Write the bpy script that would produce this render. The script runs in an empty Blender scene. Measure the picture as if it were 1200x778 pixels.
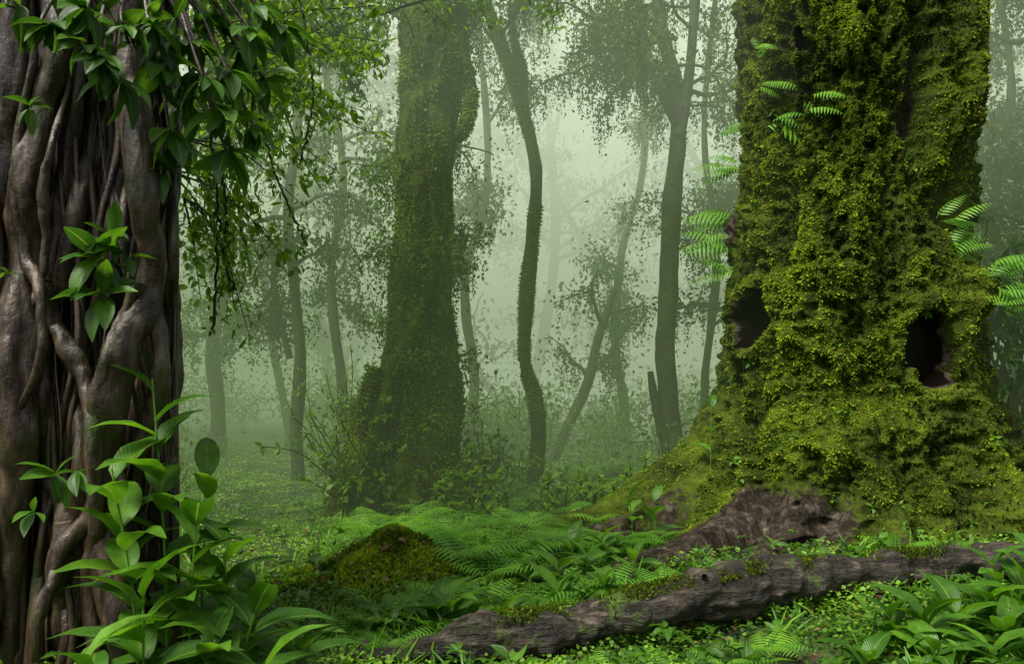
import bpy, math, numpy as np
from mathutils import Vector
rng = np.random.default_rng(11)
U = rng.uniform
scene = bpy.context.scene

# ------------------------------------------------------------------ noise
def _h(ix, iy, iz, s):
    n = (ix*73856093) ^ (iy*19349663) ^ (iz*83492791) ^ (s*961748927)
    n = n & 0xffffffff
    n = (((n >> 13) ^ n) * 1274126177) & 0xffffffff
    n = ((n >> 15) ^ n)
    return (n & 0xffff)/32767.5-1.0
def vnoise(x, y, z, s=0):
    x, y, z = np.broadcast_arrays(x, y, z)
    fx, fy, fz = np.floor(x), np.floor(y), np.floor(z)
    ix, iy, iz = fx.astype(np.int64), fy.astype(np.int64), fz.astype(np.int64)
    u, v, w = x-fx, y-fy, z-fz
    u, v, w = u*u*(3-2*u), v*v*(3-2*v), w*w*(3-2*w)
    def L(a, b, t): return a+(b-a)*t
    c = [[[_h(ix+a, iy+b, iz+d, s) for d in (0, 1)] for b in (0, 1)] for a in (0, 1)]
    return L(L(L(c[0][0][0], c[0][0][1], w), L(c[0][1][0], c[0][1][1], w), v),
             L(L(c[1][0][0], c[1][0][1], w), L(c[1][1][0], c[1][1][1], w), v), u)
def fbm(x, y, z, o=4, s=0):
    r = 0; a = 1.0; t = 0
    for i in range(o):
        r = r+a*vnoise(x*2.03**i+i*17.3, y*2.03**i+i*5.1, z*2.03**i, s+i); t += a; a *= .5
    return r/t
def S(t):
    t = np.clip(t, 0, 1); return t*t*(3-2*t)
def nrm(a): return a/np.maximum(np.linalg.norm(a, axis=-1, keepdims=True), 1e-9)

# ------------------------------------------------------------------ terrain height
def moundf(x, y): return np.exp(-((x+1.05)/.55)**2-((y-6.7)/.38)**2)
def hgt(x, y):
    x = np.asarray(x, float); y = np.asarray(y, float)
    z = 0.22*S((x-0.2)/2.8)*S((y-4.2)/1.8)*(1-S((y-14)/10))
    z = z+0.09*fbm(x*.5, y*.5, 0*x, 3, 3)+0.06*fbm(x*2.2, y*2.2, 0*x, 3, 9)
    z = z+0.40*moundf(x, y)*(1+.5*fbm(x*3, y*3, 0*x, 3, 4))
    z = z+0.03*np.clip(y-22, 0, 60)+0.02*np.clip(np.abs(x)-12, 0, 60)
    return z

# ------------------------------------------------------------------ mesh buffer
class Buf:
    def __init__(s): s.V=[]; s.F=[]; s.M=[]; s.R=[]; s.L=[]; s.n=0
    def add(s, v, f, mat=0, rnd=.5, luv=None):
        v = np.asarray(v, np.float32).reshape(-1, 3); f = np.asarray(f, np.int64).reshape(-1, 4)
        s.V.append(v); s.F.append(f+s.n); s.M.append(np.full(len(f), mat, np.int32))
        s.R.append(np.broadcast_to(np.asarray(rnd, np.float32), (len(v),)))
        s.L.append(np.zeros((len(v), 2), np.float32) if luv is None else np.asarray(luv, np.float32).reshape(-1, 2))
        s.n += len(v)
    def build(s, name, mats, parent=None):
        V = np.concatenate(s.V); F = np.concatenate(s.F).astype(np.int32)
        me = bpy.data.meshes.new(name)
        me.vertices.add(len(V)); me.vertices.foreach_set('co', V.ravel())
        me.loops.add(F.size); me.loops.foreach_set('vertex_index', F.ravel())
        me.polygons.add(len(F)); me.polygons.foreach_set('loop_start', np.arange(0, F.size, 4, dtype=np.int32))
        me.polygons.foreach_set('material_index', np.concatenate(s.M))
        me.polygons.foreach_set('use_smooth', np.ones(len(F), bool))
        for m in mats: me.materials.append(m)
        me.update(calc_edges=True)
        a = me.attributes.new('rnd', 'FLOAT', 'POINT'); a.data.foreach_set('value', np.concatenate(s.R).astype(np.float32))
        L = np.concatenate(s.L); L = np.concatenate([L, np.zeros((len(L), 1), np.float32)], 1)
        a = me.attributes.new('luv', 'FLOAT_VECTOR', 'POINT'); a.data.foreach_set('vector', L.ravel())
        ob = bpy.data.objects.new(name, me); scene.collection.objects.link(ob)
        if parent: ob.parent = parent
        return ob
def empty(name):
    e = bpy.data.objects.new(name, None); scene.collection.objects.link(e); return e

def grid_faces(n, m, wrap=False):
    i = np.arange(n-1)[:, None]; j = np.arange(m if wrap else m-1)[None]
    j2 = (j+1) % m
    return np.stack([i*m+j, i*m+j2, (i+1)*m+j2, (i+1)*m+j], -1).reshape(-1, 4)

# ------------------------------------------------------------------ leaf templates (x across, y along, z normal)
class T: pass
def leaf_t(ts, nw, width, bend, fold, p=.75, q=1.0, wave=0.0):
    ts = np.asarray(ts, float); ss = np.linspace(-1, 1, nw)
    t, s = np.meshgrid(ts, ss, indexing='ij')
    w = width*np.sin(np.pi*np.clip(t, 0, 1)**p)**q+.006
    ang = bend*t
    y = np.sin(ang)/max(bend, 1e-6); z = -(1-np.cos(ang))/max(bend, 1e-6)
    z = z+fold*np.abs(s)*w+wave*np.abs(s)*np.sin(t*19)*.02
    o = T(); o.v = np.stack([s*w, y, z], -1).reshape(-1, 3); o.f = grid_faces(len(ts), nw)
    o.l = np.stack([s, t], -1).reshape(-1, 2); return o
LEAF_S = leaf_t([0, .42, 1], 2, .27, .5, 0, .8)
LEAF_M = leaf_t([0, .25, .5, .75, 1], 3, .24, .8, .35, .8)
LEAF_N = leaf_t([0, .3, .7, 1], 2, .13, .6, 0, .8)
LEAF_P = leaf_t([0, .25, .65, 1], 2, .085, .5, 0, .6)
LEAF_L = leaf_t(np.linspace(0, 1, 11), 5, .17, 1.1, .35, .72, 1, .6)
LEAF_E = leaf_t(np.linspace(0, 1, 8), 5, .19, .7, .3, .95, 1, .4)
BLADE = leaf_t([0, .3, .65, 1], 2, .03, 1.2, 0, .5)
CLOVER = leaf_t([0, .5, 1], 2, .45, .3, 0, 1.0)

def inst(buf, t, pos, d, up, sc, rnd, mat=0):
    pos = np.atleast_2d(pos); N = len(pos)
    if N == 0: return
    d = nrm(np.broadcast_to(d, (N, 3)).astype(float)); up = np.broadcast_to(up, (N, 3)).astype(float)
    X = nrm(np.cross(d, up)); Z = np.cross(X, d)
    sc = np.broadcast_to(sc, (N,))[:, None, None]; rnd = np.broadcast_to(rnd, (N,))
    v = pos[:, None]+sc*(t.v[None, :, 0:1]*X[:, None]+t.v[None, :, 1:2]*d[:, None]+t.v[None, :, 2:3]*Z[:, None])
    k = len(t.v)
    f = t.f[None]+(np.arange(N)*k)[:, None, None]
    buf.add(v, f, mat, np.repeat(rnd, k), np.tile(t.l, (N, 1)))

def fern_t(npin=17, arc=1.2, wid=.27, simple=False, lt=None):
    b = Buf(); ts = np.linspace(.12, .98, npin)
    def P(t):
        a = arc*t; return np.stack([0*t, np.sin(a)/arc, -(1-np.cos(a))/arc], -1)
    def D(t): a = arc*t; return np.stack([0*t, np.cos(a), -np.sin(a)], -1)
    tt = np.linspace(0, 1, 10); p = P(tt); w = .007*(1-tt)+.002
    v = np.stack([p+np.stack([-w, 0*w, 0*w], -1), p+np.stack([w, 0*w, 0*w], -1)], 1)
    b.add(v, grid_faces(10, 2))
    for i, t in enumerate(ts):
        L = wid*math.sin(math.pi*(.16+.84*t)**.85)**.9+.015
        for sgn in (-1, 1):
            base = P(np.array([t]))[0]; dd = D(np.array([t]))[0]
            up = np.array([0, -dd[2], dd[1]])
            pd = nrm(np.array([sgn, 0, 0])+.40*dd-.22*up)
            if simple or L < .07:
                inst(b, lt or LEAF_P, base, pd, up, L*1.05, .5)
            else:
                ns = max(4, int(10*L/wid)); us = np.linspace(.06, .95, ns)
                side = nrm(np.cross(pd, up))
                for s2 in (-1, 1):
                    l2 = .036*(1-us)**.5+.006
                    pp = base+us[:, None]*L*pd-(us[:, None]**2)*L*.18*up
                    inst(b, LEAF_S, pp, nrm(s2*side+.6*pd), up, l2, .5)
    o = T(); o.v = np.concatenate(b.V); o.f = np.concatenate(b.F); o.l = np.concatenate(b.L); return o
FERN = fern_t(14, 1.2, .28); FERN_S = fern_t(17, 1.3, .22, True); FERN_E = fern_t(11, 1.1, .30, True, LEAF_P); FERN_G = fern_t(13, 1.1, .28, True, LEAF_P)

# ------------------------------------------------------------------ tubes
def cr(pts, n):
    pts = np.asarray(pts, float); k = len(pts)
    P = np.vstack([2*pts[0]-pts[1], pts, 2*pts[-1]-pts[-2]])
    t = np.linspace(0, k-1-1e-6, n); i = t.astype(int); f = (t-i)[:, None]
    a, b, c, d = P[i], P[i+1], P[i+2], P[i+3]
    return .5*((2*b)+(-a+c)*f+(2*a-5*b+4*c-d)*f*f+(-a+3*b-3*c+d)*f**3)
def tube(buf, path, rad, segs=8, mat=0, rnd=.5, amp=0.0, freq=3.0, seed=0, stretch=.3):
    path = np.asarray(path, float); n = len(path); rad = np.broadcast_to(rad, (n,)).astype(float)
    Tn = nrm(np.gradient(path, axis=0))
    N = np.cross(Tn[0], [0.13, 1, 0.07]); N = N/np.linalg.norm(N); Ns = []
    for i in range(n):
        N = N-np.dot(N, Tn[i])*Tn[i]; N = N/np.linalg.norm(N); Ns.append(N)
    Ns = np.array(Ns); B = np.cross(Tn, Ns)
    th = np.linspace(0, 2*np.pi, segs, endpoint=False)
    dirs = np.cos(th)[None, :, None]*Ns[:, None]+np.sin(th)[None, :, None]*B[:, None]
    r = np.repeat(rad[:, None], segs, 1)
    if amp > 0:
        q = path[:, None]+dirs*rad[:, None, None]
        r = r*(1+amp*fbm(q[..., 0]*freq, q[..., 1]*freq, q[..., 2]*freq*stretch, 4, seed))
    v = path[:, None]+dirs*r[..., None]
    l = np.stack(np.broadcast_arrays(th[None], np.arange(n)[:, None]*.1), -1)
    buf.add(v, grid_faces(n, segs, True), mat, rnd, l)
    return v, dirs
def walk(p0, d0, length, n, wob=.25, grav=0.0):
    p = np.array(p0, float); d = nrm(np.array(d0, float)); out = [p.copy()]; st = length/(n-1)
    for i in range(n-1):
        d = nrm(d+rng.normal(0, wob, 3)+np.array([0, 0, grav])); p = p+d*st; out.append(p.copy())
    return np.array(out)
def rdir(n, zb=0.0, zs=1.0):
    v = rng.normal(0, 1, (n, 3)); v[:, 2] = v[:, 2]*zs+zb; return nrm(v)

def clump(buf, centers, n, sig, size, tmpl=LEAF_S, zb=-.35, mat=0, rb=.5, flat=.6):
    c = np.atleast_2d(centers); k = rng.integers(0, len(c), n)
    sg = np.array([sig, sig, sig*flat])
    p = c[k]+rng.normal(0, 1, (n, 3))*sg
    cl = (np.sin(k*12.9898)*43758.5453) % 1
    inst(buf, tmpl, p, rdir(n, zb), rdir(n, 1.2), size*U(.6, 1.3, n), np.clip(.55*U(0, 1, n)+.45*cl+rb-.5, 0, 1), mat)
def drape(buf, pts, n, length, k, size, mat=0, tmpl=LEAF_S, sig=.03, rb=.5):
    pts = np.atleast_2d(pts); c = pts[rng.integers(0, len(pts), n)]+rng.normal(0, .03, (n, 3))
    L = length*U(.2, 1, n)**1.5; t = U(0, 1, (n, k))
    p = c[:, None]+np.stack([0*t, 0*t, -t*L[:, None]], -1)+rng.normal(0, sig, (n, k, 3))*(1-.6*t[..., None])
    p = p.reshape(-1, 3); m = len(p)
    inst(buf, tmpl, p, rdir(m, -1.6), rdir(m, .3), size*U(.5, 1.2, m), np.clip(U(.1, .9, m)+rb-.5, 0, 1), mat)
def rosette(buf, pos, axis, n, L, tmpl=LEAF_E, spread=(.5, 1.1), mat=0, droop=.15, rr=(.1, .9)):
    axis = nrm(np.array(axis, float)); a = np.cross(axis, [.3, .2, .9]); a /= np.linalg.norm(a); b = np.cross(axis, a)
    th = np.arange(n)*2.4+U(0, 6)+rng.normal(0, .2, n); ph = U(spread[0], spread[1], n)*1.4
    d = np.cos(ph)[:, None]*axis+np.sin(ph)[:, None]*(np.cos(th)[:, None]*a+np.sin(th)[:, None]*b)
    d[:, 2] -= droop
    p = np.array(pos)+axis*U(-.15, .05, n)[:, None]*L
    inst(buf, tmpl, p, d, np.array([0, 0, 1.])+.35*rng.normal(0, 1, (n, 3)), L*U(.6, 1.1, n), U(rr[0], rr[1], n), mat)

# ------------------------------------------------------------------ materials
def newmat(name):
    m = bpy.data.materials.new(name); m.use_nodes = True; nt = m.node_tree; nt.nodes.clear()
    return m, nt, nt.nodes.new('ShaderNodeOutputMaterial')
def N(nt, t, **k):
    n = nt.nodes.new(t)
    for a, b in k.items():
        if a.startswith('_'): setattr(n, a[1:], b)
        else: n.inputs[a].default_value = b
    return n
def ramp(nt, fac, stops):
    r = nt.nodes.new('ShaderNodeValToRGB'); e = r.color_ramp.elements
    e[0].position = stops[0][0]; e[0].color = (*stops[0][1], 1)
    e[1].position = stops[-1][0]; e[1].color = (*stops[-1][1], 1)
    for p, c in stops[1:-1]:
        x = e.new(p); x.color = (*c, 1)
    nt.links.new(fac, r.inputs[0]); return r.outputs[0]
def noise(nt, scale, detail=5, rough=.6, vec=None):
    n = N(nt, 'ShaderNodeTexNoise', Scale=scale, Detail=detail, Roughness=rough)
    if vec is None:
        g = nt.nodes.new('ShaderNodeNewGeometry'); vec = g.outputs['Position']
    nt.links.new(vec, n.inputs['Vector']); return n.outputs[0]
def leafmat(name, stops, rough=.45, trans=.35, veins=False, spec=.4):
    m, nt, out = newmat(name); L = nt.links.new
    at = N(nt, 'ShaderNodeAttribute', _attribute_name='rnd')
    col = ramp(nt, at.outputs['Fac'], stops)
    p = N(nt, 'ShaderNodeBsdfPrincipled', Roughness=rough)
    p.inputs['Specular IOR Level'].default_value = spec
    if veins:
        lv = N(nt, 'ShaderNodeAttribute', _attribute_name='luv'); sp = nt.nodes.new('ShaderNodeSeparateXYZ'); L(lv.outputs['Vector'], sp.inputs[0])
        ab = N(nt, 'ShaderNodeMath', _operation='ABSOLUTE'); L(sp.outputs[0], ab.inputs[0])
        mu = N(nt, 'ShaderNodeMath', _operation='MULTIPLY_ADD'); L(ab.outputs[0], mu.inputs[0]); mu.inputs[1].default_value = -.22; L(sp.outputs[1], mu.inputs[2])
        si = N(nt, 'ShaderNodeMath', _operation='MULTIPLY'); L(mu.outputs[0], si.inputs[0]); si.inputs[1].default_value = 110
        sn = N(nt, 'ShaderNodeMath', _operation='SINE'); L(si.outputs[0], sn.inputs[0])
        mid = N(nt, 'ShaderNodeMath', _operation='LESS_THAN'); L(ab.outputs[0], mid.inputs[0]); mid.inputs[1].default_value = .07
        mx = N(nt, 'ShaderNodeMix', _data_type='RGBA'); L(mid.outputs[0], mx.inputs[0]); L(col, mx.inputs[6]); mx.inputs[7].default_value = (.16, .26, .05, 1)
        nz = noise(nt, 9, 3); mr = ramp(nt, nz, [(.3, (.55, .6, .6)), (.7, (1.2, 1.15, 1.1))])
        mm = N(nt, 'ShaderNodeMix', _data_type='RGBA', _blend_type='MULTIPLY'); mm.inputs[0].default_value = 1; L(mx.outputs[2], mm.inputs[6]); L(mr, mm.inputs[7])
        col = mm.outputs[2]
        bp = N(nt, 'ShaderNodeBump', Strength=.25, Distance=.003); L(sn.outputs[0], bp.inputs['Height']); L(bp.outputs[0], p.inputs['Normal'])
    L(col, p.inputs['Base Color'])
    tr = nt.nodes.new('ShaderNodeBsdfTranslucent')
    g = N(nt, 'ShaderNodeMix', _data_type='RGBA', _blend_type='MULTIPLY'); g.inputs[0].default_value = 1; L(col, g.inputs[6]); g.inputs[7].default_value = (1.6, 1.6, .6, 1)
    L(g.outputs[2], tr.inputs[0])
    mix = N(nt, 'ShaderNodeMixShader'); mix.inputs[0].default_value = trans
    L(p.outputs[0], mix.inputs[1]); L(tr.outputs[0], mix.inputs[2]); L(mix.outputs[0], out.inputs[0]); return m
def barkmat(name, stops, scale=(9, 9, 1.6), rough=(.5, .9), bump=.6, dist=.03, spec=.4, moss=None, mscale=2.2, mth=(.45, .6), fine=30):
    m, nt, out = newmat(name); L = nt.links.new
    g = nt.nodes.new('ShaderNodeNewGeometry'); mp = N(nt, 'ShaderNodeMapping'); mp.inputs['Scale'].default_value = scale
    L(g.outputs['Position'], mp.inputs[0])
    n1 = noise(nt, 1, 7, .68, mp.outputs[0]); n2 = noise(nt, fine, 3)
    col = ramp(nt, n1, stops)
    h = N(nt, 'ShaderNodeMath', _operation='MULTIPLY_ADD'); L(n2, h.inputs[0]); h.inputs[1].default_value = .3; L(n1, h.inputs[2])
    p = N(nt, 'ShaderNodeBsdfPrincipled'); p.inputs['Specular IOR Level'].default_value = spec
    rr = N(nt, 'ShaderNodeMapRange'); L(n1, rr.inputs[0]); rr.inputs[1].default_value = .3; rr.inputs[2].default_value = .7; rr.inputs[3].default_value = rough[0]; rr.inputs[4].default_value = rough[1]
    L(rr.outputs[0], p.inputs['Roughness'])
    if moss:
        mk = ramp(nt, noise(nt, mscale, 5, .7), [(mth[0], (0, 0, 0)), (mth[1], (1, 1, 1))])
        mc = ramp(nt, noise(nt, 14, 3, .7), moss)
        mx = N(nt, 'ShaderNodeMix', _data_type='RGBA'); L(mk, mx.inputs[0]); L(col, mx.inputs[6]); L(mc, mx.inputs[7]); col = mx.outputs[2]
    L(col, p.inputs['Base Color'])
    b = N(nt, 'ShaderNodeBump', Strength=bump, Distance=dist); L(h.outputs[0], b.inputs['Height']); L(b.outputs[0], p.inputs['Normal'])
    L(p.outputs[0], out.inputs[0]); return m
def mossmat(name, bright, mid, dark, bark_st):
    m, nt, out = newmat(name); L = nt.links.new
    at = N(nt, 'ShaderNodeAttribute', _attribute_name='rnd')
    a = noise(nt, 1.7, 4, .7); b = noise(nt, 22, 4, .75)
    ad = N(nt, 'ShaderNodeMath', _operation='MULTIPLY_ADD'); L(a, ad.inputs[0]); ad.inputs[1].default_value = .62
    hb = N(nt, 'ShaderNodeMath', _operation='MULTIPLY'); L(b, hb.inputs[0]); hb.inputs[1].default_value = .38; L(hb.outputs[0], ad.inputs[2])
    mc = ramp(nt, ad.outputs[0], [(.36, dark), (.52, mid), (.68, bright)])
    g = nt.nodes.new('ShaderNodeNewGeometry'); mp = N(nt, 'ShaderNodeMapping'); mp.inputs['Scale'].default_value = (9, 9, 3.5); L(g.outputs['Position'], mp.inputs[0])
    bn = noise(nt, 1, 8, .78, mp.outputs[0]); bc = ramp(nt, bn, bark_st)
    k = N(nt, 'ShaderNodeMath', _operation='MULTIPLY_ADD'); L(noise(nt, 6, 6, .78), k.inputs[0]); k.inputs[1].default_value = 1.5; L(at.outputs['Fac'], k.inputs[2])
    mr = N(nt, 'ShaderNodeMapRange'); L(k.outputs[0], mr.inputs[0]); mr.inputs[1].default_value = 1.24; mr.inputs[2].default_value = 1.32
    mx = N(nt, 'ShaderNodeMix', _data_type='RGBA'); L(mr.outputs[0], mx.inputs[0]); L(mc, mx.inputs[6]); L(bc, mx.inputs[7])
    # near-black painted inside the hollows as their deep shade
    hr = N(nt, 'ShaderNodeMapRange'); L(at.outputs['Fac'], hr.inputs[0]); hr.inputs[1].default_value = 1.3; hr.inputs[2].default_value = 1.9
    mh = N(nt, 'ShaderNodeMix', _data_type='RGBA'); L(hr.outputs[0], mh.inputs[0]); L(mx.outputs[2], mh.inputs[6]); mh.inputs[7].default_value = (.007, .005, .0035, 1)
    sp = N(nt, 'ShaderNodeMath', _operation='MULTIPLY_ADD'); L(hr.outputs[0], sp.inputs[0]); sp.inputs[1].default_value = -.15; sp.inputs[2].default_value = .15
    p = N(nt, 'ShaderNodeBsdfPrincipled', Roughness=.85); L(sp.outputs[0], p.inputs['Specular IOR Level'])
    L(mh.outputs[2], p.inputs['Base Color'])
    hh = N(nt, 'ShaderNodeMath', _operation='ADD'); L(b, hh.inputs[0]); L(bn, hh.inputs[1])
    bp = N(nt, 'ShaderNodeBump', Strength=1.0, Distance=.05); L(hh.outputs[0], bp.inputs['Height']); L(bp.outputs[0], p.inputs['Normal'])
    L(p.outputs[0], out.inputs[0]); return m

M_leafbig = leafmat('broad_leaf', [(0, (.03, .10, .010)), (.5, (.065, .18, .014)), (1, (.14, .32, .022))], .38, .4, True)
M_leafdk = leafmat('fig_leaf', [(0, (.022, .065, .012)), (.6, (.05, .145, .018)), (1, (.11, .26, .025))], .35, .4, True)
M_leaf = leafmat('forest_leaf', [(0, (.025, .06, .008)), (.5, (.06, .125, .012)), (1, (.14, .25, .02))], .5, .45)
M_lite = leafmat('young_leaf', [(0, (.045, .10, .010)), (.5, (.10, .20, .016)), (1, (.19, .32, .025))], .45, .5)
M_far = leafmat('canopy_leaf', [(0, (.015, .035, .008)), (.5, (.035, .07, .012)), (1, (.07, .12, .02))], .6, .4)
M_fern = leafmat('fern_leaf', [(0, (.04, .13, .014)), (.5, (.09, .25, .02)), (1, (.18, .38, .03))], .5, .4)
M_clover = leafmat('groundcover_leaf', [(0, (.015, .045, .006)), (.45, (.06, .155, .012)), (1, (.19, .36, .02))], .55, .3)
M_tuft = leafmat('moss_tuft', [(0, (.010, .017, .002)), (.3, (.034, .058, .004)), (.65, (.11, .17, .007)), (1, (.25, .345, .014))], .8, .3, False, .15)
M_fig = barkmat('fig_root_bark', [(.28, (.007, .005, .003)), (.45, (.034, .022, .012)), (.6, (.080, .055, .031)), (.78, (.17, .13, .088))], (14, 14, 3.2), (.18, .55), .8, .02, .6, [(.3, (.015, .028, .004)), (.7, (.045, .065, .010))], 1.8, (.55, .68))
M_core = barkmat('dark_bark', [(.3, (.004, .003, .002)), (.7, (.018, .013, .009))], (8, 8, 2), (.5, .9), .8, .04)
M_wood = barkmat('forest_bark', [(.3, (.010, .009, .006)), (.7, (.042, .036, .023))], (9, 9, 2), (.6, .9), .6, .03, .3, [(.3, (.02, .035, .006)), (.7, (.06, .085, .014))], 2.5, (.4, .6))
M_log = barkmat('rotten_log_bark', [(.32, (.004, .003, .002)), (.46, (.017, .012, .008)), (.56, (.05, .037, .025)), (.74, (.22, .18, .14))], (3, 18, 18), (.3, .75), 1, .06, .5, [(.3, (.03, .055, .006)), (.7, (.10, .16, .012))], 2.3, (.55, .62))
BARKST = [(.30, (.006, .0045, .003)), (.44, (.022, .016, .010)), (.53, (.055, .042, .029)), (.61, (.125, .102, .076)), (.72, (.34, .31, .26))]
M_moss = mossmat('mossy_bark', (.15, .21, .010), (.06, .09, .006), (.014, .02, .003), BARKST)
M_moss2 = mossmat('mossy_bark_midground', (.17, .23, .014), (.075, .11, .008), (.018, .027, .004), [(.3, (.02, .014, .01)), (.7, (.10, .08, .055))])  # slightly paler moss colours for the mid-ground trunks

m, nt, out = newmat('forest_floor'); L = nt.links.new
c1 = ramp(nt, noise(nt, 1.1, 5, .7), [(.32, (.015, .012, .006)), (.44, (.022, .036, .006)), (.58, (.06, .12, .012)), (.75, (.13, .21, .018))])
c2 = ramp(nt, noise(nt, 40, 3, .7), [(.3, (.35, .35, .35)), (.7, (1.3, 1.3, 1.2))])
mm = N(nt, 'ShaderNodeMix', _data_type='RGBA', _blend_type='MULTIPLY'); mm.inputs[0].default_value = 1; L(c1, mm.inputs[6]); L(c2, mm.inputs[7])
p = N(nt, 'ShaderNodeBsdfPrincipled', Roughness=.9); L(mm.outputs[2], p.inputs['Base Color'])
bp = N(nt, 'ShaderNodeBump', Strength=1, Distance=.05); L(noise(nt, 18, 5, .75), bp.inputs['Height']); L(bp.outputs[0], p.inputs['Normal'])
L(p.outputs[0], out.inputs[0]); M_ground = m

# ------------------------------------------------------------------ ground
k = np.linspace(-1, 1, 420)
gx = 110*np.sinh(4.6*k)/math.sinh(4.6); kk = np.linspace(-.35, 1, 460)
gy = 7+130*np.sinh(4.6*kk)/math.sinh(4.6)
GX, GY = np.meshgrid(gx, gy, indexing='ij')
b = Buf(); b.add(np.stack([GX, GY, hgt(GX, GY)], -1), grid_faces(len(gx), len(gy))[:, ::-1])
b.build('ground', [M_ground])

# survey helper: bearing/elevation seen in the reference, at a real distance
def at(px, py, d): return np.array([(px-600)/933*d, d, 1.5+(470-py)/933*d])
def path_at(lst, d=None):
    return np.array([at(*(q if len(q) == 3 else (q[0], q[1], d))) for q in lst])

# ------------------------------------------------------------------ big mossy tree (right)
CY = 8.8
zt = np.array([-.6, -.2, .05, .274, .5, .745, 1.22, 1.69, 2.16, 3.10, 4.05, 4.99, 5.93, 8.5, 11])
rt = np.array([3.3, 2.98, 2.70, 2.40, 2.08, 1.84, 1.49, 1.29, 1.21, 1.12, 1.07, 1.07, 1.03, .95, .85])
ct = np.array([3.58, 3.58, 3.60, 3.62, 3.63, 3.64, 3.67, 3.68, 3.69, 3.69, 3.72, 3.74, 3.75, 3.82, 4.0])
def smooth_interp(z, xs, ys):
    zz = np.linspace(xs[0], xs[-1], 400); v = np.interp(zz, xs, ys)
    ker = np.hanning(15); ker /= ker.sum(); v = np.convolve(np.pad(v, 7, 'edge'), ker, 'valid'); return np.interp(z, zz, v)
nth = 760
th = np.linspace(0, 2*np.pi, nth, endpoint=False); zz = np.concatenate([np.linspace(-.5, 6.2, 620), np.linspace(6.22, 11, 70)])
ZZ, TH = np.meshgrid(zz, th, indexing='ij')
R0 = smooth_interp(ZZ, zt, rt); C0 = smooth_interp(ZZ, zt, ct)
front = np.clip(np.cos(TH-math.radians(-100)), 0, 1); R0 = 1.1+(R0-1.1)*(1-.36*front)
PX = C0+R0*np.cos(TH); PY = CY+R0*np.sin(TH)
sx = 600+933*PX/PY; sy = 470-933*(ZZ-1.5)/PY
facing = (PX*np.cos(TH)+PY*np.sin(TH)) < 0
def locate(px, py):
    e = (sx-px)**2+(sy-py)**2+np.where(facing, 0, 1e9); i = np.unravel_index(np.argmin(e), e.shape)
    return TH[i], ZZ[i]
def dang(deg): return (TH-math.radians(deg)+np.pi) % (2*np.pi)-np.pi
def local(t0, z0):
    dt = (TH-t0+np.pi) % (2*np.pi)-np.pi
    return dt*1.25, ZZ-z0
R = R0.copy(); Cx, Sx = np.cos(TH)*1.3, np.sin(TH)*1.3
R += .15*fbm(Cx*1.1, Sx*1.1, ZZ*.55, 3, 1)+.14*fbm(Cx*2.2, Sx*2.2, ZZ*1.5, 3, 88)
rid = 1-np.abs(fbm(Cx*2.6+.3*ZZ, Sx*2.6, ZZ*.45, 4, 21))*2.4
R += .20*(rid-.35)*(1+.5*S((1.4-ZZ)/1.6))
fl = S((1.3-ZZ)/1.5)
R += fl*(.16*np.cos(TH*7+.9*np.sin(TH*2)+.7)+.10*np.cos(TH*13+2)+.35*fbm(Cx*3, Sx*3, ZZ*.8, 4, 91))
bumps = [(1110, 110, .30, .5, .30), (1072, 130, .12, .75, -.36), (1105, 240, .35, .28, -.18), (1120, 345, .3, .28, .26), (1085, 500, .45, .22, .18),
         (950, 300, .7, 1.0, .10), (880, 265, .14, .40, .17), (905, 420, .25, .3, .12), (960, 520, .5, .3, .14), (1020, 60, .3, .5, .1), (930, 90, .10, .8, -.16),
         (1000, 420, .08, .8, -.14), (1035, 300, .10, .7, -.14), (900, 480, .10, .5, -.16), (975, 200, .07, .6, -.12)]
for (a, c, s1, s2, amp) in bumps:
    dx, dz = local(*locate(a, c)); R += amp*np.exp(-(dx/s1)**2-(dz/s2)**2)
lump = fbm(Cx*6, Sx*6, ZZ*3.8, 4, 5); cush = np.abs(fbm(Cx*8, Sx*8, ZZ*7, 3, 15))
R += .12*lump+.05-.18*cush+.03*fbm(Cx*20, Sx*20, ZZ*15, 4, 8)
wob = .10*fbm(R0*1.5, ZZ*2, 0*ZZ, 2, 37)
rootm = np.zeros_like(R)
for (deg, amp, wd, top) in [(-138, 2.2, .11, .72), (-158, 1.2, .11, .7), (-125, .9, .075, .66), (-113, .65, .065, .7), (-100, .5, .07, .5), (-84, .45, .07, .5), (-70, .5, .08, .5), (-176, .9, .09, .6)]:
    g = np.exp(-((dang(deg)+wob)/wd)**2); sh = S((top-ZZ)/(top+.12)); R += amp*g*sh**1.2+.20*g*S((1.5-ZZ)/1.0); rootm = np.maximum(rootm, g*S((top+.25-ZZ)/.35))
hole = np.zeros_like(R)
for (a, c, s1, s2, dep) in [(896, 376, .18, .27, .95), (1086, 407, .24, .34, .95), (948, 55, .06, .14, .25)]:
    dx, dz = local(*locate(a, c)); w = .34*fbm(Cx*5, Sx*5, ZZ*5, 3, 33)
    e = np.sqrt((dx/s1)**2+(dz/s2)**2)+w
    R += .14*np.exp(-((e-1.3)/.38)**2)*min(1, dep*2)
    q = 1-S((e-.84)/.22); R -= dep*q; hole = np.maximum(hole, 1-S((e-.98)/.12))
dth = dang(-130)
foot = np.exp(-(dth/.70)**4)*S((.72+.45*fbm(Cx*4, Sx*4, ZZ*1.0, 3, 19)+.12*np.cos(dth*5)-ZZ)/.55)
grain = 1-2.6*np.abs(fbm(Cx*9, Sx*9, ZZ*.9, 4, 57))
R += foot*(.07*grain+.02*fbm(Cx*16, Sx*16, ZZ*5, 3, 58))
X = C0+R*np.cos(TH); Y = CY+R*np.sin(TH)
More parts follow.
